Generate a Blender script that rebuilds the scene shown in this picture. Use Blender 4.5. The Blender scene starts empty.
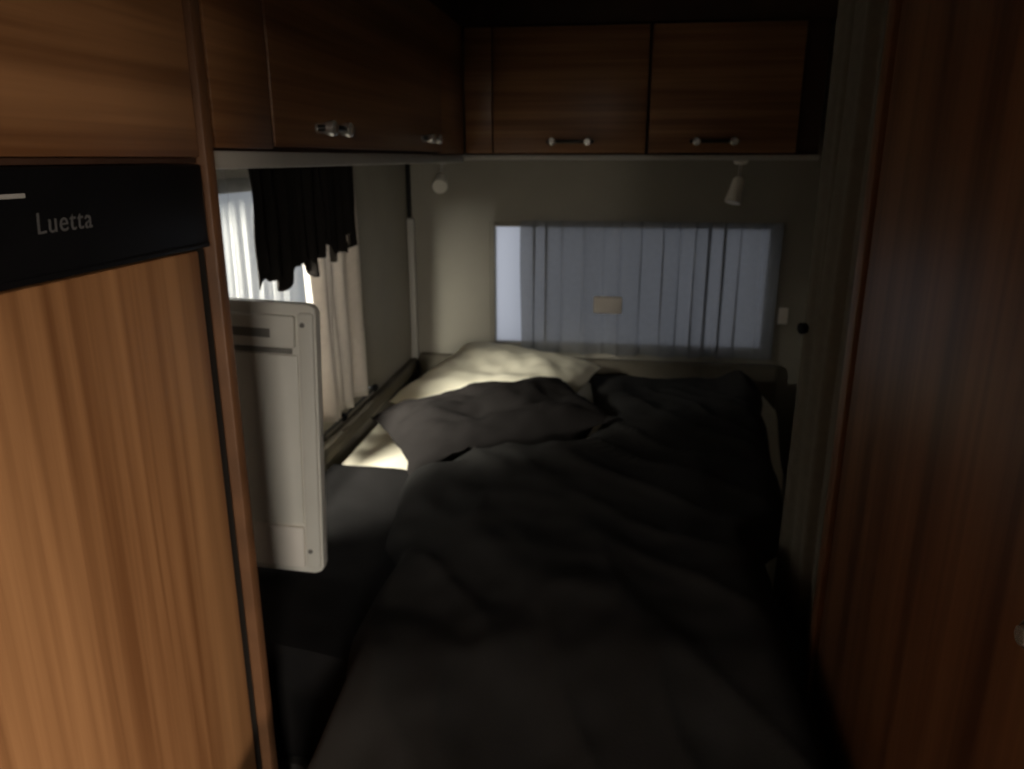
import bpy, bmesh, math, random
from mathutils import Vector, Matrix, Euler, noise
random.seed(4)
R = math.radians
S = bpy.context.scene
COL = S.collection

# ---------------------------------------------------------------- camera
cd = bpy.data.cameras.new('camera')
cam = bpy.data.objects.new('camera', cd); COL.objects.link(cam)
cam.location = (0, 0, 1.45)
cam.rotation_euler = (R(90 - 16.4), 0, R(7.7))
cd.sensor_fit = 'HORIZONTAL'; cd.sensor_width = 36; cd.lens = 36 * 770 / 1024
cd.clip_start = 0.02
cd.dof.use_dof = True; cd.dof.focus_distance = 0.36; cd.dof.aperture_fstop = 17
S.camera = cam

# ---------------------------------------------------------------- sky, daylight, exposure
w = bpy.data.worlds.new('overcast_sky'); S.world = w; w.use_nodes = True
w.node_tree.nodes['Background'].inputs[0].default_value = (0.9, 0.93, 1.0, 1)
w.node_tree.nodes['Background'].inputs[1].default_value = 0.33
S.view_settings.view_transform = 'Standard'; S.view_settings.look = 'None'
S.view_settings.gamma = 1; S.view_settings.use_curve_mapping = False
S.view_settings.exposure = 0.0
S.cycles.use_denoising = True
S.cycles.max_bounces = 10
S.cycles.transparent_max_bounces = 16

def area(name, loc, rot, sx, sy, power, col):
    l = bpy.data.lights.new(name, 'AREA'); l.shape = 'RECTANGLE'
    l.size = sx; l.size_y = sy; l.energy = power; l.color = col
    o = bpy.data.objects.new(name, l); COL.objects.link(o)
    o.location = loc; o.rotation_euler = rot
    return o
# open entrance door behind and right of the camera
area('daylight_entrance', (2.40, -0.85, 1.90), Vector((-2.9, 1.6, -0.9)).to_track_quat('-Z', 'Y').to_euler(), 1.1, 0.6, 135.0, (1.0, 0.82, 0.63))
# added fill light behind the camera, let in through an unseen front opening
area('fill_front', (0.88, -3.0, 1.66), Vector((-1.7, 4.6, -0.8)).to_track_quat('-Z', 'Y').to_euler(), 0.6, 0.5, 85.0, (1.0, 0.92, 0.80))
# low daylight slanting in through the side window by the bed
area('daylight_side_window', (-1.05, 0.90, 1.60), Vector((0.65, 1.4, -0.8)).to_track_quat('-Z', 'Y').to_euler(), 0.35, 0.35, 155.0, (1.0, 0.93, 0.80))
# rear window: light comes from the left outside
area('daylight_rear_window', (-0.60, 3.10, 1.05), (R(-90), 0, R(-20)), 0.5, 0.6, 0.58, (0.95, 0.95, 0.98))

# ---------------------------------------------------------------- materials
MATS = {}
def mat(name, col, rough=0.6, metal=0.0, noise_amt=0.0, noise_scale=20, bump=0.0, bump_scale=200, spec=0.5):
    m = bpy.data.materials.new(name); m.use_nodes = True
    nt = m.node_tree; b = nt.nodes['Principled BSDF']
    b.inputs['Roughness'].default_value = rough; b.inputs['Metallic'].default_value = metal
    b.inputs['Specular IOR Level'].default_value = spec
    tc = nt.nodes.new('ShaderNodeTexCoord')
    n = nt.nodes.new('ShaderNodeTexNoise'); n.inputs['Scale'].default_value = noise_scale
    n.inputs['Detail'].default_value = 4
    nt.links.new(tc.outputs['Object'], n.inputs['Vector'])
    r = nt.nodes.new('ShaderNodeValToRGB')
    a = noise_amt
    r.color_ramp.elements[0].position = 0.3; r.color_ramp.elements[1].position = 0.7
    r.color_ramp.elements[0].color = tuple(c * (1 - a) for c in col) + (1,)
    r.color_ramp.elements[1].color = tuple(min(1, c * (1 + a)) for c in col) + (1,)
    nt.links.new(n.outputs['Fac'], r.inputs['Fac']); nt.links.new(r.outputs['Color'], b.inputs['Base Color'])
    if bump:
        n2 = nt.nodes.new('ShaderNodeTexNoise'); n2.inputs['Scale'].default_value = bump_scale
        nt.links.new(tc.outputs['Object'], n2.inputs['Vector'])
        bp = nt.nodes.new('ShaderNodeBump'); bp.inputs['Strength'].default_value = bump; bp.inputs['Distance'].default_value = 0.002
        nt.links.new(n2.outputs['Fac'], bp.inputs['Height']); nt.links.new(bp.outputs['Normal'], b.inputs['Normal'])
    MATS[name] = m
    return m

def wood(name, axis, dark, light, rough=0.38, across=17, seed=0.0, spec=0.4):
    m = bpy.data.materials.new(name); m.use_nodes = True
    nt = m.node_tree; b = nt.nodes['Principled BSDF']; L = nt.links.new
    b.inputs['Roughness'].default_value = rough; b.inputs['Specular IOR Level'].default_value = spec
    tc = nt.nodes.new('ShaderNodeTexCoord')
    def layer(ac, al, detail, dist):
        mp = nt.nodes.new('ShaderNodeMapping')
        sc = [ac, ac, ac]; sc['xyz'.index(axis)] = al
        mp.inputs['Scale'].default_value = sc; mp.inputs['Location'].default_value = (seed, seed * 1.7, seed * .6)
        n = nt.nodes.new('ShaderNodeTexNoise'); n.inputs['Scale'].default_value = 1; n.inputs['Detail'].default_value = detail
        n.inputs['Distortion'].default_value = dist
        L(tc.outputs['Object'], mp.inputs['Vector']); L(mp.outputs['Vector'], n.inputs['Vector'])
        return n
    a = layer(across, 0.7, 3, 0.3); c = layer(across * 6, 2.0, 4, 0.2)
    mx = nt.nodes.new('ShaderNodeMath'); mx.operation = 'MULTIPLY_ADD'
    mx.inputs[1].default_value = 0.35
    L(c.outputs['Fac'], mx.inputs[0]); L(a.outputs['Fac'], mx.inputs[2])
    r = nt.nodes.new('ShaderNodeValToRGB')
    e = r.color_ramp.elements
    e[0].position = 0.50; e[0].color = (*dark, 1)
    e[1].position = 0.86; e[1].color = (*light, 1)
    md = e.new(0.68); md.color = tuple((p * .5 + q * .5) for p, q in zip(dark, light)) + (1,)
    L(mx.outputs[0], r.inputs['Fac']); L(r.outputs['Color'], b.inputs['Base Color'])
    MATS[name] = m
    return m

def cloth(name, col, trans, tcol=None, alpha=1.0, noise_amt=0.08):
    m = mat(name, col, 0.9, 0, noise_amt, 60, 0.25, 500, 0.1)
    nt = m.node_tree; b = nt.nodes['Principled BSDF']; out = nt.nodes['Material Output']
    t = nt.nodes.new('ShaderNodeBsdfTranslucent'); t.inputs[0].default_value = (*(tcol or col), 1)
    mx = nt.nodes.new('ShaderNodeMixShader'); mx.inputs[0].default_value = trans
    nt.links.new(b.outputs[0], mx.inputs[1]); nt.links.new(t.outputs[0], mx.inputs[2])
    last = mx
    if alpha < 1:
        tr = nt.nodes.new('ShaderNodeBsdfTransparent')
        m2 = nt.nodes.new('ShaderNodeMixShader'); m2.inputs[0].default_value = alpha
        nt.links.new(tr.outputs[0], m2.inputs[1]); nt.links.new(mx.outputs[0], m2.inputs[2]); last = m2
    nt.links.new(last.outputs[0], out.inputs['Surface'])
    return m

DK, LT = (0.165, 0.070, 0.027), (0.37, 0.185, 0.082)
W_V = wood('wood_vertical_lit', 'z', (0.19, 0.083, 0.033), (0.43, 0.222, 0.100), seed=3.1)  # locker veneer with the brighter light on the fridge door put into its colour
W_Y = wood('wood_along_y', 'y', DK, LT, seed=7.7, across=22)
W_X = wood('wood_along_x', 'x', DK, LT, seed=1.3, across=22)
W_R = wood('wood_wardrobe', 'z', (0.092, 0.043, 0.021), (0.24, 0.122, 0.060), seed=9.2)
W_E = mat('wood_edging', (0.16, 0.075, 0.035), 0.45, 0, 0.2, 15)
W_D = mat('dark_wood_carcass', (0.05, 0.022, 0.012), 0.6, 0, 0.2, 15)
BLACK = mat('black_plastic', (0.006, 0.006, 0.007), 0.32, 0, 0.1, 30, spec=0.08)
GASKET = mat('black_rubber', (0.008, 0.007, 0.006), 0.8)
PRINT = mat('grey_print', (0.075, 0.075, 0.078), 0.7)
DASH = mat('grey_legend', (0.42, 0.42, 0.42), 0.6)
CHROME = mat('satin_chrome', (0.80, 0.78, 0.74), 0.26, 0.75)
DKMETAL = mat('dark_metal', (0.05, 0.048, 0.045), 0.35, 0.9)
WALL = mat('pale_wall_board', (0.33, 0.305, 0.255), 0.62, 0, 0.05, 6)
CEIL = mat('pale_ceiling_board', (0.36, 0.335, 0.29), 0.8, 0, 0.04, 6)
RAIL = mat('pale_grey_rail', (0.48, 0.46, 0.42), 0.5, 0, 0.05, 8)
FLOORM = mat('brown_vinyl', (0.08, 0.05, 0.032), 0.6, 0, 0.25, 6)
WHITE = mat('white_plastic', (0.80, 0.77, 0.70), 0.42, 0, 0.04, 10)
WHITE2 = mat('warm_white_plastic', (0.88, 0.82, 0.75), 0.45, 0, 0.04, 10)
WFRAME = mat('grey_window_frame', (0.20, 0.19, 0.17), 0.55)
DUVET = mat('charcoal_duvet', (0.029, 0.0275, 0.0265), 0.95, 0, 0.16, 7, 0.3, 300, 0.1)
DPILLOW = mat('charcoal_pillowcase', (0.021, 0.0185, 0.018), 0.95, 0, 0.12, 9, 0.3, 300, 0.1)
THROW = mat('black_throw', (0.014, 0.013, 0.013), 0.95, 0, 0.15, 9, 0.3, 300, 0.1)
CREAM = mat('cream_cotton', (0.80, 0.75, 0.61), 0.9, 0, 0.05, 12, 0.25, 260, 0.1)
SHEET = mat('cream_sheet', (0.70, 0.65, 0.53), 0.9, 0, 0.05, 12, 0.25, 260, 0.1)
BASE = mat('grey_bed_base', (0.10, 0.095, 0.09), 0.8, 0, 0.1, 9)
HEADB = mat('olive_brown_headboard', (0.125, 0.108, 0.082), 0.85, 0, 0.1, 9, 0.2, 200)
VAL = cloth('dark_brown_valance', (0.020, 0.017, 0.015), 0.06)
CURT = cloth('cream_grey_curtain', (0.74, 0.70, 0.66), 0.55)
NET = cloth('white_net', (0.8, 0.8, 0.8), 0.75, (0.8, 0.8, 0.8), 0.2)
NETR = cloth('blue_grey_net', (0.38, 0.38, 0.37), 0.6, (0.33, 0.322, 0.305), 0.78)
OLIVE = cloth('olive_grey_curtain', (0.155, 0.145, 0.115), 0.05)

def frosted():
    m = bpy.data.materials.new('frosted_acrylic'); m.use_nodes = True
    nt = m.node_tree; nt.nodes.remove(nt.nodes['Principled BSDF']); out = nt.nodes['Material Output']
    t = nt.nodes.new('ShaderNodeBsdfTranslucent'); t.inputs[0].default_value = (0.80, 0.82, 0.86, 1)
    g = nt.nodes.new('ShaderNodeBsdfGlossy'); g.inputs['Roughness'].default_value = 0.3
    mx = nt.nodes.new('ShaderNodeMixShader'); mx.inputs[0].default_value = 0.04
    nt.links.new(t.outputs[0], mx.inputs[1]); nt.links.new(g.outputs[0], mx.inputs[2]); nt.links.new(mx.outputs[0], out.inputs[0])
    return m
FROST = frosted()
def clear():
    m = bpy.data.materials.new('clear_acrylic'); m.use_nodes = True
    nt = m.node_tree; nt.nodes.remove(nt.nodes['Principled BSDF']); out = nt.nodes['Material Output']
    t = nt.nodes.new('ShaderNodeBsdfTransparent'); t.inputs[0].default_value = (0.92, 0.94, 0.94, 1)
    g = nt.nodes.new('ShaderNodeBsdfGlossy'); g.inputs['Roughness'].default_value = 0.05
    mx = nt.nodes.new('ShaderNodeMixShader'); mx.inputs[0].default_value = 0.05
    nt.links.new(t.outputs[0], mx.inputs[1]); nt.links.new(g.outputs[0], mx.inputs[2]); nt.links.new(mx.outputs[0], out.inputs[0])
    return m
CLEAR = clear()

# ---------------------------------------------------------------- mesh helpers
class MB:
    def __init__(s): s.bm = bmesh.new()
    def box(s, x0, x1, y0, y1, z0, z1, bev=0.0, seg=2):
        r = bmesh.ops.create_cube(s.bm, size=1)
        vs = r['verts']
        for v in vs:
            v.co = Vector((x0 + (v.co.x + .5) * (x1 - x0), y0 + (v.co.y + .5) * (y1 - y0), z0 + (v.co.z + .5) * (z1 - z0)))
        if bev:
            es = list({e for v in vs for e in v.link_edges})
            bmesh.ops.bevel(s.bm, geom=es, offset=bev, segments=seg, profile=0.5, affect='EDGES')
        return s
    def tube(s, pts, rad, n=12, caps=True):
        pts = [Vector(p) for p in pts]
        rads = rad if isinstance(rad, (list, tuple)) else [rad] * len(pts)
        rings = []; up = None
        for i, p in enumerate(pts):
            t = (pts[min(i + 1, len(pts) - 1)] - pts[max(i - 1, 0)]).normalized()
            if up is None:
                up = t.orthogonal().normalized()
            up = (up - t * up.dot(t)).normalized(); b = t.cross(up)
            rings.append([s.bm.verts.new(p + (up * math.cos(2 * math.pi * k / n) + b * math.sin(2 * math.pi * k / n)) * rads[i]) for k in range(n)])
        for a, b in zip(rings, rings[1:]):
            for k in range(n):
                s.bm.faces.new((a[k], a[(k + 1) % n], b[(k + 1) % n], b[k]))
        if caps:
            s.bm.faces.new(rings[0][::-1]); s.bm.faces.new(rings[-1])
        return s
    def lathe(s, prof, base, axis, n=24):
        # prof: (distance along the axis, radius)
        ax = Vector(axis).normalized(); base = Vector(base)
        return s.tube([base + ax * h for h, r in prof], [max(r, 1e-4) for h, r in prof], n)
    def grid(s, fn, nu, nv, close_u=False):
        g = [[s.bm.verts.new(fn(i / nu, j / nv)) for j in range(nv + 1)] for i in range(nu + (0 if close_u else 1))]
        m = len(g)
        for i in range(nu if close_u else nu):
            a, b = g[i], g[(i + 1) % m]
            for j in range(nv):
                s.bm.faces.new((a[j], b[j], b[j + 1], a[j + 1]))
        return g
    def prism(s, poly, z0, z1, bev=0.0):
        a = [s.bm.verts.new((x, y, z0)) for x, y in poly]; b = [s.bm.verts.new((x, y, z1)) for x, y in poly]
        n = len(poly); s.bm.faces.new(a[::-1]); s.bm.faces.new(b)
        for i in range(n): s.bm.faces.new((a[i], a[(i + 1) % n], b[(i + 1) % n], b[i]))
        if bev:
            es = list({e for v in a + b for e in v.link_edges})
            bmesh.ops.bevel(s.bm, geom=es, offset=bev, segments=3, profile=0.5, affect='EDGES')
        return s
    def build(s, name, m, parent=None, smooth=True, solid=0.0, sub=0):
        bmesh.ops.recalc_face_normals(s.bm, faces=s.bm.faces)
        if parent is not None:
            off = world_loc(parent)
            for v in s.bm.verts: v.co -= off
        me = bpy.data.meshes.new(name); s.bm.to_mesh(me); s.bm.free()
        me.materials.append(m)
        if smooth:
            me.polygons.foreach_set('use_smooth', [True] * len(me.polygons))
            me.set_sharp_from_angle(angle=R(40))
        o = bpy.data.objects.new(name, me); COL.objects.link(o)
        if parent is not None: o.parent = parent
        if solid:
            md = o.modifiers.new('thickness', 'SOLIDIFY'); md.thickness = solid; md.offset = 0
        if sub:
            md = o.modifiers.new('smooth', 'SUBSURF'); md.levels = sub; md.render_levels = sub
        return o
def world_loc(o):
    l = Vector(o.location)
    while o.parent is not None:
        o = o.parent; l += Vector(o.location)
    return l
def thing(name, label, cat, loc, group=None):
    o = bpy.data.objects.new(name, None); COL.objects.link(o); o.location = loc; o.empty_display_size = 0.05
    o['label'] = label; o['category'] = cat
    if group: o['group'] = group
    return o
def tag(o, label, cat, group=None):
    o['label'] = label; o['category'] = cat
    if group: o['group'] = group
    return o
def struct(o):
    o['kind'] = 'structure'; return o
def nz(x, y, z=0.0, s=1.0): return noise.noise(Vector((x * s, y * s, z)))

# ---------------------------------------------------------------- the shell
XL, YB, ZC = -0.78, 2.86, 1.95
struct(MB().box(XL - .1, 1.46, -1.7, YB + .1, -.06, 0).build('floor', FLOORM))
struct(MB().box(XL - .1, 1.46, -1.7, YB + .1, ZC, ZC + .06).build('ceiling', CEIL))
# left wall with the side window's opening
WY0, WY1, WZ0, WZ1 = 1.22, 2.06, 0.84, 1.41
m = MB()
m.box(XL - .05, XL, -1.7, WY0, 0, ZC); m.box(XL - .05, XL, WY1, YB + .05, 0, ZC)
m.box(XL - .05, XL, WY0, WY1, 0, WZ0); m.box(XL - .05, XL, WY0, WY1, WZ1, ZC)
struct(m.build('wall_left', WALL, smooth=False))
# back wall with the rear window's opening
BX0, BX1, BZ0, BZ1 = -0.47, 0.56, 0.75, 1.225
m = MB()
m.box(XL, BX0, YB, YB + .05, 0, ZC); m.box(BX1, 1.46, YB, YB + .05, 0, ZC)
m.box(BX0, BX1, YB, YB + .05, 0, BZ0); m.box(BX0, BX1, YB, YB + .05, BZ1, ZC)
struct(m.build('wall_back', WALL, smooth=False))
# slanting partition along the bed's right side, then the outer right wall and front wall
m = MB().prism([(0.72, YB), (0.44, 1.125), (0.47, 1.125), (0.75, YB)], 0, ZC)
struct(m.build('wall_right', WALL, smooth=False))
m = MB()
m.box(1.40, 1.46, -1.7, -0.80, 0, ZC); m.box(1.40, 1.46, -0.14, YB, 0, ZC)
m.box(1.40, 1.46, -0.80, -0.14, 1.68, ZC); m.box(1.40, 1.46, -0.80, -0.14, 0, 0.24)
struct(m.build('wall_entrance', WALL, smooth=False))
m = MB()
m.box(XL, .10, -1.7, -1.64, 0, ZC); m.box(.64, 1.40, -1.7, -1.64, 0, ZC)
m.box(.10, .64, -1.7, -1.64, 0, .82); m.box(.10, .64, -1.7, -1.64, 1.50, ZC)  # unseen opening shaped to steer the added front fill
struct(m.build('wall_front', WALL))

# side window
wf = MB()
for a in ((WY0, WY0 + .03, WZ0, WZ1), (WY1 - .03, WY1, WZ0, WZ1), (WY0 + .03, WY1 - .03, WZ0, WZ0 + .03), (WY0 + .03, WY1 - .03, WZ1 - .03, WZ1)):
    wf.box(XL - .045, XL - .01, *a, bev=.003)
win1 = struct(wf.build('window_1', WFRAME))
MB().box(XL - .035, XL - .031, WY0 + .03, WY1 - .03, WZ0 + .03, WZ1 - .03).build('pane', CLEAR, win1)
# rear window
wf = MB()
for a in ((BX0, BX0 + .018, BZ0, BZ1), (BX1 - .018, BX1, BZ0, BZ1)):
    wf.box(a[0], a[1], YB + .002, YB + .045, a[2], a[3], bev=.003)
for a in ((BZ0, BZ0 + .018), (BZ1 - .018, BZ1)):
    wf.box(BX0 + .018, BX1 - .018, YB + .002, YB + .045, a[0], a[1], bev=.003)
win2 = struct(wf.build('window_2', WALL))
MB().box(BX0 + .018, BX1 - .018, YB + .034, YB + .038, BZ0 + .018, BZ1 - .018).build('pane', FROST, win2)

# corner trim: pale strip with a black upper length
struct(MB().box(XL + .001, XL + .028, YB - .028, YB - .001, 0.66, 1.235, .006).build('trim_1', RAIL))
struct(MB().box(XL + .001, XL + .017, YB - .017, YB - .001, 1.236, 1.434, .004).build('trim_2', GASKET))
# pale rail below the lockers, left and back
struct(MB().box(-.765, -.502, .94, 2.545, 1.436, 1.459, .004).build('trim_3', RAIL))
struct(MB().box(-.765, .60, 2.546, YB - .001, 1.443, 1.459, .004).build('trim_4', RAIL))
# dark cornice above the lockers
struct(MB().box(XL + .001, -.515, .94, 2.55, 1.842, ZC - .001, .004).build('trim_5', W_D))
struct(MB().box(XL + .001, .62, 2.575, YB - .001, 1.842, ZC - .001, .004).build('trim_6', W_D))
# wall ledge along the left of the mattress
struct(MB().box(XL + .001, XL + .03, 1.30, YB - .03, 0.66, 0.705, .008).build('trim_7', HEADB))

# ---------------------------------------------------------------- overhead lockers
def bow_handle(parent, c, along, out, width=.12):
    """two satin posts and a dark bow bar"""
    c = Vector(c); a = Vector(along); o = Vector(out)
    pts = [c + a * (width / 2) * math.cos(t) + o * (.006 + .020 * math.sin(t) ** .6 if 0 < t < math.pi else .006) for t in [math.pi * i / 14 for i in range(15)]]
    h = MB().tube(pts, .0055, 10).build('handle', DKMETAL, parent)
    for sgn in (-1, 1):
        e = c + a * sgn * width * .40
        MB().lathe([(0, .009), (.012, .009), (.024, .0125), (.031, .0125), (.035, .008)], e, o, 16).build('post', CHROME, h)['label'] = 'shiny chrome handle post'
    return h

LK = 'overhead lockers around the bed'
lk = thing('overhead_locker', 'dark wooden overhead locker above the side window, along the left wall', 'locker', (-.64, 1.7, 1.46), LK)
MB().box(XL + .002, -.516, .945, 2.545, 1.46, 1.84, .002).build('carcass', W_D, lk)
MB().box(-.515, -.499, .945, 1.112, 1.462, 1.838, .002).build('end_panel', W_Y, lk)
d = MB().box(-.515, -.499, 1.120, 2.225, 1.466, 1.836, .003).build('door', W_Y, lk)
MB().box(-.515, -.501, 2.230, 2.545, 1.462, 1.838, .002).build('filler_panel', W_Y, lk)
bow_handle(d, (-.499, 1.325, 1.497), (0, 1, 0), (1, 0, 0), .10)
bow_handle(d, (-.499, 2.03, 1.497), (0, 1, 0), (1, 0, 0), .10)

YF = 2.55
def back_locker(x0, x1, dx0, dx1, hx, label):
    t = thing('overhead_locker', label, 'locker', ((x0 + x1) / 2, 2.7, 1.46), LK)
    MB().box(x0, x1, YF + .018, YB - .001, 1.46, 1.84, .002).build('carcass', W_D, t)
    d = MB().box(dx0, dx1, YF, YF + .017, 1.464, 1.836, .003).build('door', W_X, t)
    bow_handle(d, (hx, YF, 1.499), (1, 0, 0), (0, -1, 0), .14)
    return t
a = back_locker(-.498, .078, -.405, .075, -.160, 'wooden overhead locker on the back wall with two bright handle posts, next to the corner')
MB().box(-.496, -.409, YF, YF + .017, 1.464, 1.836, .002).build('filler_panel', W_X, a)
back_locker(.081, .60, .084, .53, .285, 'darker wooden overhead locker on the back wall, beside the olive curtain')

# ---------------------------------------------------------------- tall cabinet with the fridge
tc = thing('tall_cabinet', 'tall wooden cabinet built round the fridge at the left', 'cabinet', (-.64, .6, 0))
MB().box(XL + .002, -.494, .908, .930, .001, 1.948, .003).build('side_panel', W_E, tc)
MB().box(XL + .002, -.502, .21, .232, .001, 1.948, .002).build('side_panel', W_E, tc)
MB().box(XL + .002, -.520, .234, .898, 1.4505, 1.946, .002).build('carcass', W_D, tc)
MB().box(-.519, -.500, .236, .904, 1.4505, 1.940, .003).build('door', W_Y, tc)
MB().box(-.519, -.503, .236, .900, 1.4440, 1.4500, .001).build('rail', W_D, tc)

fr = thing('refrigerator', 'built in fridge with a black control strip above a wooden door', 'fridge', (-.64, .56, 0))
MB().box(XL + .004, -.522, .240, .894, .08, 1.443, .003).build('body', GASKET, fr)
dr = MB().box(-.521, -.500, .244, .877, .12, 1.343, .003).build('door', W_V, fr)
MB().box(-.520, -.506, .879, .902, .12, 1.343, .002).build('seal', GASKET, fr)
cp = MB().box(-.521, -.497, .240, .900, 1.347, 1.443, .004, 3).build('control_panel', BLACK, fr)
MB().box(-.499, -.4962, .244, .898, 1.3455, 1.352, .001).build('lip', BLACK, cp)
MB().box(-.4975, -.4962, .44, .607, 1.4175, 1.4215, .0005).build('legend_bar', DASH, cp)['label'] = 'pale grey bar'
MB().lathe([(0, .013), (.006, .012), (.007, .010)], (-.4972, .551, 1.388), (1, 0, 0)).build('dial', DASH, cp)['label'] = 'pale grey dial'
f = bpy.data.curves.new('lettering', 'FONT'); f.body = 'Luetta'; f.size = .026; f.extrude = .0004; f.align_x = 'CENTER'
f.shear = 0.12; f.space_character = 1.12
f.materials.append(PRINT)
_t = bpy.data.objects.new('lettering', f); COL.objects.link(_t)
bpy.context.view_layer.update()
_me = bpy.data.meshes.new_from_object(_t.evaluated_get(bpy.context.evaluated_depsgraph_get()))
bpy.data.objects.remove(_t)
fo = bpy.data.objects.new('lettering', _me); COL.objects.link(fo); fo.parent = cp
fo.location = Vector((-.4968, .650, 1.3865)) - world_loc(cp)
fo.rotation_euler = (R(90), 0, R(90))
fo['label'] = 'small grey printed lettering'

# ---------------------------------------------------------------- wardrobe
wd = thing('wardrobe', 'tall dark reddish wooden wardrobe at the right', 'wardrobe', (.8, .7, 0))
MB().box(.352, 1.39, .36, 1.118, .001, 1.948, .002).build('carcass', W_D, wd)
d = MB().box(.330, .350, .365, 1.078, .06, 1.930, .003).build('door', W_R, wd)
MB().box(.326, .351, 1.090, 1.118, .001, 1.946, .004).build('edge_post', W_E, wd)
h = MB().lathe([(0, .014), (.004, .014), (.006, .010), (.012, .010), (.016, .013), (.022, .013), (.026, .009)], (.330, .532, 1.116), (-1, 0, 0), 20).build('knob', DKMETAL, d)
MB().lathe([(0, .008), (.003, .007)], (.304, .532, 1.116), (-1, 0, 0), 16).build('button', CHROME, h)['label'] = 'chrome push button'

# ---------------------------------------------------------------- curtains
def sheet(name, m, path, z_top, z_bot, amp, folds, seed, label=None, cat=None, nu=120, nv=24, solid=.003, parent=None, bottom=None, flare=.3, group=None, omega=0.0):
    """gathered cloth hung along a floor path; path(u) -> (x, y, nx, ny)"""
    def fn(u, v):
        x, y, nx, ny = path(u)
        zb = z_bot + (bottom(u) if bottom else 0)
        z = z_top + (zb - z_top) * v
        ph = folds * u * 2 * math.pi + 1.1 * nz(u * 5, seed) * 2
        o = amp * (.55 + flare * v) * (math.sin(ph + .5 * nz(u * 3, v * 1.5, seed)) + .45 * math.sin(2.3 * ph + seed))
        o += amp * .5 * nz(u * 8, v * 2, seed)
        w_ = omega * math.sin(2 * ph + 1.0) * (.7 + .6 * nz(u * 6, v, seed))
        return Vector((x + nx * o + ny * w_, y + ny * o + nx * w_, z))
    b = MB(); b.grid(fn, nu, nv)
    o = b.build(name, m, parent, solid=solid)
    if label: tag(o, label, cat, group)
    return o

# dark brown valance over the left window
vl = sheet('valance', VAL, lambda u: (-.696, 1.43 + .585 * u, 1, 0), 1.433, 1.235, .012, 9, 3.1,
      'short dark brown pleated valance over the side window', 'curtain', bottom=lambda u: -.035 * (1 - u) + .020 * math.sin(u * 23) + .012 * math.sin(u * 51))
# pale gathered curtain below it
ct = sheet('curtain', CURT, lambda u: (-.738, 1.735 + .385 * u, 1, 0), 1.425, .782, .022, 3.6, 5.4,
      'pale grey gathered curtain hanging at the side window under the dark valance', 'curtain', nu=160)
# net across the side window
sheet('net_curtain', NET, lambda u: (-.768, 1.20 + .54 * u, 1, 0), 1.43, .80, .006, 9, 1.7,
      'bright white net curtain across the side window, left of the pale curtain', 'curtain', solid=0)
# lower rail
lr = thing('curtain_rail', 'thin dark rail across the foot of the pale side window curtain', 'rail', (-.73, 1.9, .77))
MB().tube([(-.722, 1.5, .772), (-.722, 2.20, .772)], .0045, 10).build('rod', DKMETAL, lr)
for y in (1.52, 1.912, 2.19):
    MB().tube([(-.779, y, .772), (-.722, y, .772)], .004, 8).lathe([(0, .011), (.014, .011)], (-.722, y - .007, .772), (0, 1, 0), 14).build('bracket', BLACK, lr)

# net over the rear window (leaves a bright bare strip at its left)
nc = sheet('net_curtain', NETR, lambda u: (-.338 + .90 * u, YB - .030, 0, 1), 1.232, .742, .016, 7, 4.6,
      'blue grey sheer curtain across the rear window', 'curtain', solid=0, nu=300, omega=.017)
# catch plate
MB().box(-.078, .026, YB - .062, YB - .052, .902, .966, .006, 3).build('catch', WHITE2, win2)['label'] = 'pale catch plate'
ls = MB().box(.588, .622, YB - .011, YB - .001, .87, .93, .004).build('light_switch', WHITE2)
tag(ls, 'small pale switch on the back wall right of the rear window', 'switch')

# olive curtain drawn back beside the wardrobe
def opath(u): return (.372 - .022 * u, 1.140 + .29 * u, 1, 0)
oc = sheet('divider_curtain', OLIVE, opath, 1.93, .60, .016, 2.6, 2.2, 'tall olive grey curtain drawn back beside the wardrobe', 'curtain', nu=140, flare=.1)
MB().lathe([(0, .010), (.008, .010), (.010, .006)], (.324, 1.35, 1.17), (-1, -.6, 0), 14).build('button', BLACK, oc)['label'] = 'dark button'
ht = struct(MB().tube([(.34, 1.125, 1.940), (.31, 1.50, 1.940)], .008, 8).build('trim_8', DKMETAL))

# ---------------------------------------------------------------- reading lights
def spot(loc, aim, label):
    t = thing('reading_light', label, 'lamp', loc, 'reading lights under the back lockers')
    L = Vector(loc)
    MB().lathe([(0, .022), (.006, .022), (.012, .016)], L, (0, 0, -1), 20).build('mount', WHITE, t)
    a = Vector(aim).normalized(); j = L + Vector((0, -.004, -.052))
    MB().tube([L + Vector((0, 0, -.010)), L + Vector((0, -.001, -.025)), j + a * .006], .006, 10).build('arm', CHROME, t)
    hd = MB().lathe([(-.012, .004), (-.010, .014), (.0, .019), (.03, .021), (.066, .026), (.070, .025), (.068, .021)], j + a * .012, a, 24).build('lamp_shade', WHITE, t)
    MB().lathe([(0, .019), (.002, .021)], j + a * .074, a, 20).build('lens', WHITE2, hd)
spot((-.610, 2.70, 1.4425), (.12, -.9, -.42), 'small white reading light under the lockers in the left back corner')
spot((.376, 2.60, 1.4425), (-.22, -.25, -.9), 'white reading light pointing down under the lockers near the olive curtain')

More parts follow.
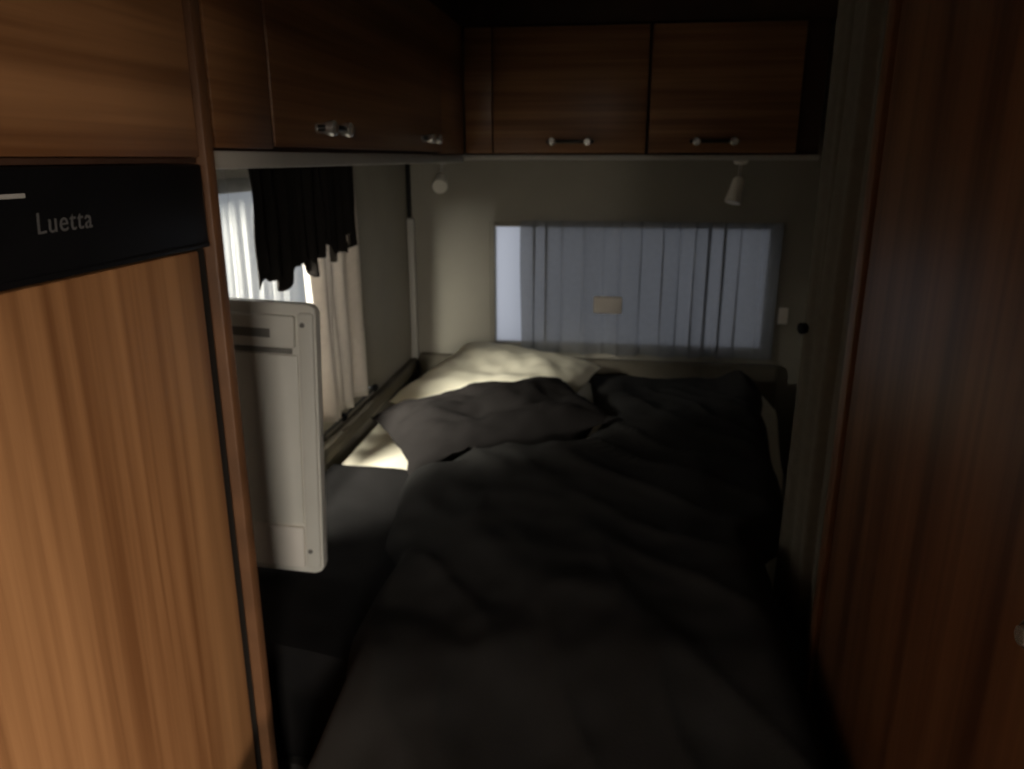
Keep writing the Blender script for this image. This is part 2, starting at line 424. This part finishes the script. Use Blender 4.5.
# ---------------------------------------------------------------- bed
bed = thing('bed', 'low fixed bed with cream mattress filling the back of the caravan', 'bed', (-.1, 1.9, 0))
poly = [(-.775, 1.05), (-.36, 1.03), (-.355, .70), (.30, .70), (.315, 1.125), (.39, 1.20), (.44, 1.5), (.50, 2.0), (.60, 2.74), (.60, YB - .01), (-.775, YB - .01)]
MB().prism(poly, 0, .44, .01).build('base', BASE, bed)
mp = [(-.745, 1.12), (-.335, 1.06), (-.335, .72), (.25, .72), (.27, 1.12), (.285, 1.40), (.37, 1.52), (.455, 1.95), (.555, 2.55), (.545, 2.70), (.48, 2.79), (-.74, 2.79)]
MB().prism(mp, .441, .650, .035).build('mattress', SHEET, bed)
MB().box(-.745, .60, 2.80, YB - .014, .441, .725, .018, 4).build('headboard', HEADB, bed)

def pillow(name, m, wx, ly, h, loc, rot, seed, wr=.018):
    M = Matrix.Translation(loc) @ Euler(rot).to_matrix().to_4x4()
    b = MB(); n = 44
    def side(sg):
        def fn(u, v):
            a, c = 2 * u - 1, 2 * v - 1
            e = max(0.0, (1 - a ** 4) * (1 - c ** 4))
            x = a * wx / 2 * (1 - .07 * (1 - c * c)  * abs(a)); y = c * ly / 2 * (1 - .07 * (1 - a * a) * abs(c))
            z = sg * h / 2 * e ** .55
            z += (wr * nz(a * 2.2 + seed, c * 2.2, seed) + wr * .4 * nz(a * 6, c * 5 + seed, 2)) * (.25 + .75 * e)
            x += .01 * nz(c * 3, seed); y += .012 * nz(a * 3, seed + 4)
            return M @ Vector((x, y, z))
        return fn
    b.grid(side(1), n, n); b.grid(side(-1), n, n)
    bmesh.ops.remove_doubles(b.bm, verts=b.bm.verts, dist=.0008)
    return b.build(name, m)
pc = pillow('pillow', CREAM, .52, .58, .14, (-.36, 2.42, .735), (R(5), R(4), R(-14)), 2.0)
tag(pc, 'cream pillow propped against the back wall', 'pillow')
pd = pillow('pillow', DPILLOW, .62, .36, .14, (-.32, 2.02, .738), (R(7), R(-3), R(33)), 6.0, .03)
tag(pd, 'crumpled charcoal pillow leaning on the cream pillow', 'pillow')

# charcoal duvet
def sm(e0, e1, x):
    t = max(0, min(1, (x - e0) / (e1 - e0))); return t * t * (3 - 2 * t)
def lerp_tab(tab, y):
    if y <= tab[0][0]: return tab[0][1]
    for (a, p), (b, q) in zip(tab, tab[1:]):
        if y <= b: return p + (q - p) * sm(a, b, y)
    return tab[-1][1]
LEFT = [(.70, -.42), (1.15, -.41), (1.30, -.40), (1.42, -.46), (1.66, -.49), (1.76, -.42), (1.90, -.10), (2.2, -.02), (2.45, -.06), (2.78, -.08)]
RIGHT = [(.70, .312), (1.10, .305), (1.42, .312), (1.54, .385), (1.82, .415), (2.3, .46), (2.60, .505), (2.78, .48)]
def top_z(u, y):
    xl, xr = lerp_tab(LEFT, y), lerp_tab(RIGHT, y); x = xl + (xr - xl) * u
    e = min(1, min(u * (xr - xl) / .10, (1 - u) * (xr - xl) / .07, (2.75 - y) / .22 if y < 2.75 else 0))
    e = max(0, e); e = math.sqrt(1 - (1 - e) ** 2)
    h = .075 - .055 * sm(1.05, .75, y) - .034 * sm(2.2, 2.55, y) + .020 * nz(x * 2.6, y * 2.2, 1.0) + .018 * nz(x * 6, y * 5, 4.0)
    # diagonal creases
    q = x * .8 + y * .6
    h += .012 * (1 - abs(nz(q * 7, (x * -.6 + y * .8) * 2.2, 9))) ** 6
    h += .006 * nz(x * 17, y * 15, 7)
    # rucked-up ridge in the back right corner
    h += .050 * math.exp(-(((x - .42) / .045) ** 2 + ((y - 2.58) / .10) ** 2))
    h += .012 * math.exp(-(((x - .26) / .16) ** 2 + ((y - 2.60) / .10) ** 2))
    return x, .668 + h * e - .14 * sm(1.05, .97, y) * (1 - sm(0, .07, u))
def duv(u, v):
    # v 0..0.2: the drop over the foot of the bed; then along the top
    if v < .2:
        t = v / .2
        x, z = top_z(u, .70)
        k = sm(.6, 1.0, t)
        return Vector((x + .015 * nz(u * 7, 3) * (1 - t), .655 + .045 * k + .014 * nz(u * 6, t * 2, 5), .24 + (z - .24) * (1 - (1 - t) ** 1.6)))
    y = .70 + (v - .2) / .8 * 2.05
    x, z = top_z(u, y)
    return Vector((x, y, z))
b = MB(); NU, NV = 110, 190
g = b.grid(duv, NU, NV)
# underside
def und(u, v):
    p = duv(u, v)
    if v < .2: return p + Vector((0, .018, 0)) if v < .17 else Vector((p.x, max(p.y, .685), p.z - .02))
    return Vector((p.x, p.y, min(.667, p.z - .006)))
b.grid(und, NU, NV)
bmesh.ops.remove_doubles(b.bm, verts=b.bm.verts, dist=.0012)
dv = b.build('duvet', DUVET)
tag(dv, 'rumpled charcoal duvet spread over the bed', 'duvet')

# black throw over the near left corner of the mattress
def thr(u, v):
    x = -.735 + .375 * u
    if v < .3:
        t = v / .3
        y = 1.085 - .075 * u + .010 * nz(u * 5, t * 2, 2); z = .455 + (.650 - .455) * t + .0055 * sm(.8, 1, t)
        return Vector((x, y + .02 * sm(.7, 1, t) , z))
    s = (v - .3) / .7
    y = 1.105 - .075 * u + s * (.74 + .06 * u + .02 * nz(u * 6, 7))
    z = .6575 + .003 * nz(x * 9, y * 9, 3) + .002 * nz(x * 22, y * 18, 5)
    return Vector((x, y, z))
b = MB(); b.grid(thr, 40, 80)
tag(b.build('throw_blanket', THROW, solid=.004), 'black throw covering the near left corner of the mattress', 'blanket')

# soft bedding settles on what lies under it
from mathutils.bvhtree import BVHTree
def settle(o, below, gap=.004):
    trees = []
    for q in below:
        b = bmesh.new(); b.from_mesh(q.data); b.transform(Matrix.Translation(world_loc(q))); trees.append(BVHTree.FromBMesh(b)); b.free()
    mid = sum(v.co.z for v in o.data.vertices) / len(o.data.vertices)
    nv = len(o.data.vertices); up = [v.normal.z > 0 for v in o.data.vertices]
    for v, u in zip(o.data.vertices, up):
        zt = .6525 if v.co.y > 1.90 else .666
        for t in trees:
            for dx, dy in ((0, 0), (.012, 0), (-.012, 0), (0, .012), (0, -.012)):
                h = t.ray_cast(Vector((v.co.x + dx, v.co.y + dy, 2)), Vector((0, 0, -1)))
                if h[0] is not None: zt = max(zt, h[0].z + gap)
        zt += .010 if u else 0
        if v.co.z < zt: v.co.z = zt
    o.data.update()
settle(pc, [dv]); settle(pd, [pc, dv])

# ---------------------------------------------------------------- white plastic panel standing on the bed
wp = thing('plastic_panel', 'upright white plastic panel with a recessed grip, standing beside the fridge', 'panel', (-.66, 1.28, .672))
X0, X1, Y0, Y1, Z0, Z1 = -.757, -.541, 1.262, 1.292, .680, 1.208
def rr(x0, x1, z0, z1, r, n=6):
    pts = []
    for cx, cz, a0 in ((x1 - r, z1 - r, 0), (x0 + r, z1 - r, 90), (x0 + r, z0 + r, 180), (x1 - r, z0 + r, 270)):
        for k in range(n + 1):
            a = R(a0 + 90 * k / n); pts.append((cx + r * math.cos(a), cz + r * math.sin(a)))
    return pts
def slab(name, pts, y0, y1, m, parent, bev=.003):
    b = MB(); bm = b.bm
    a = [bm.verts.new((x, y0, z)) for x, z in pts]; c = [bm.verts.new((x, y1, z)) for x, z in pts]
    n = len(pts); bm.faces.new(a); bm.faces.new(c[::-1])
    for i in range(n): bm.faces.new((a[i], c[i], c[(i + 1) % n], a[(i + 1) % n]))
    if bev:
        es = [e for e in bm.edges if len({v.co.y for v in e.verts}) == 1]
        bmesh.ops.bevel(bm, geom=es, offset=bev, segments=2, profile=.5, affect='EDGES')
    return b.build(name, m, parent)
slab('shell', rr(X0, X1, Z0, Z1, .016), Y0 + .008, Y1, WHITE, wp)
rim = MB()   # raised rim down the free edge
rim.box(X1 - .030, X1 - .003, Y0, Y0 + .009, Z0 + .014, Z1 - .014, .004, 3)
rim.build('rim', WHITE, wp)
MB().box(X0 + .004, X1 - .034, Y0 + .002, Y0 + .009, Z0 + .105, Z1 - .092, .003).build('face_plate', WHITE, wp)
gp = MB().box(X0 + .004, X1 - .036, Y0 - .004, Y0 + .009, Z1 - .078, Z1 - .020, .004, 3).build('grip', WHITE, wp)
MB().box(X0 + .03, X1 - .080, Y0 - .006, Y0 - .003, Z1 - .060, Z1 - .044, .001).build('slot', WFRAME, gp)
MB().box(X0 + .004, X1 - .045, Y0 + .003, Y0 + .009, Z1 - .090, Z1 - .081, .001).build('shadow_gap', WFRAME, wp)
MB().box(X0 + .004, X1 - .034, Y0 - .001, Y0 + .009, Z0 + .012, Z0 + .098, .004, 3).build('foot_plate', WHITE2, wp)
for z in (Z1 - .035, Z0 + .05):
    MB().lathe([(0, .005), (.003, .004)], (X1 - .022, Y0 + .001, z), (0, -1, 0), 12).build('screw', WFRAME, wp)

wp.rotation_euler = (0, R(2.4), 0)
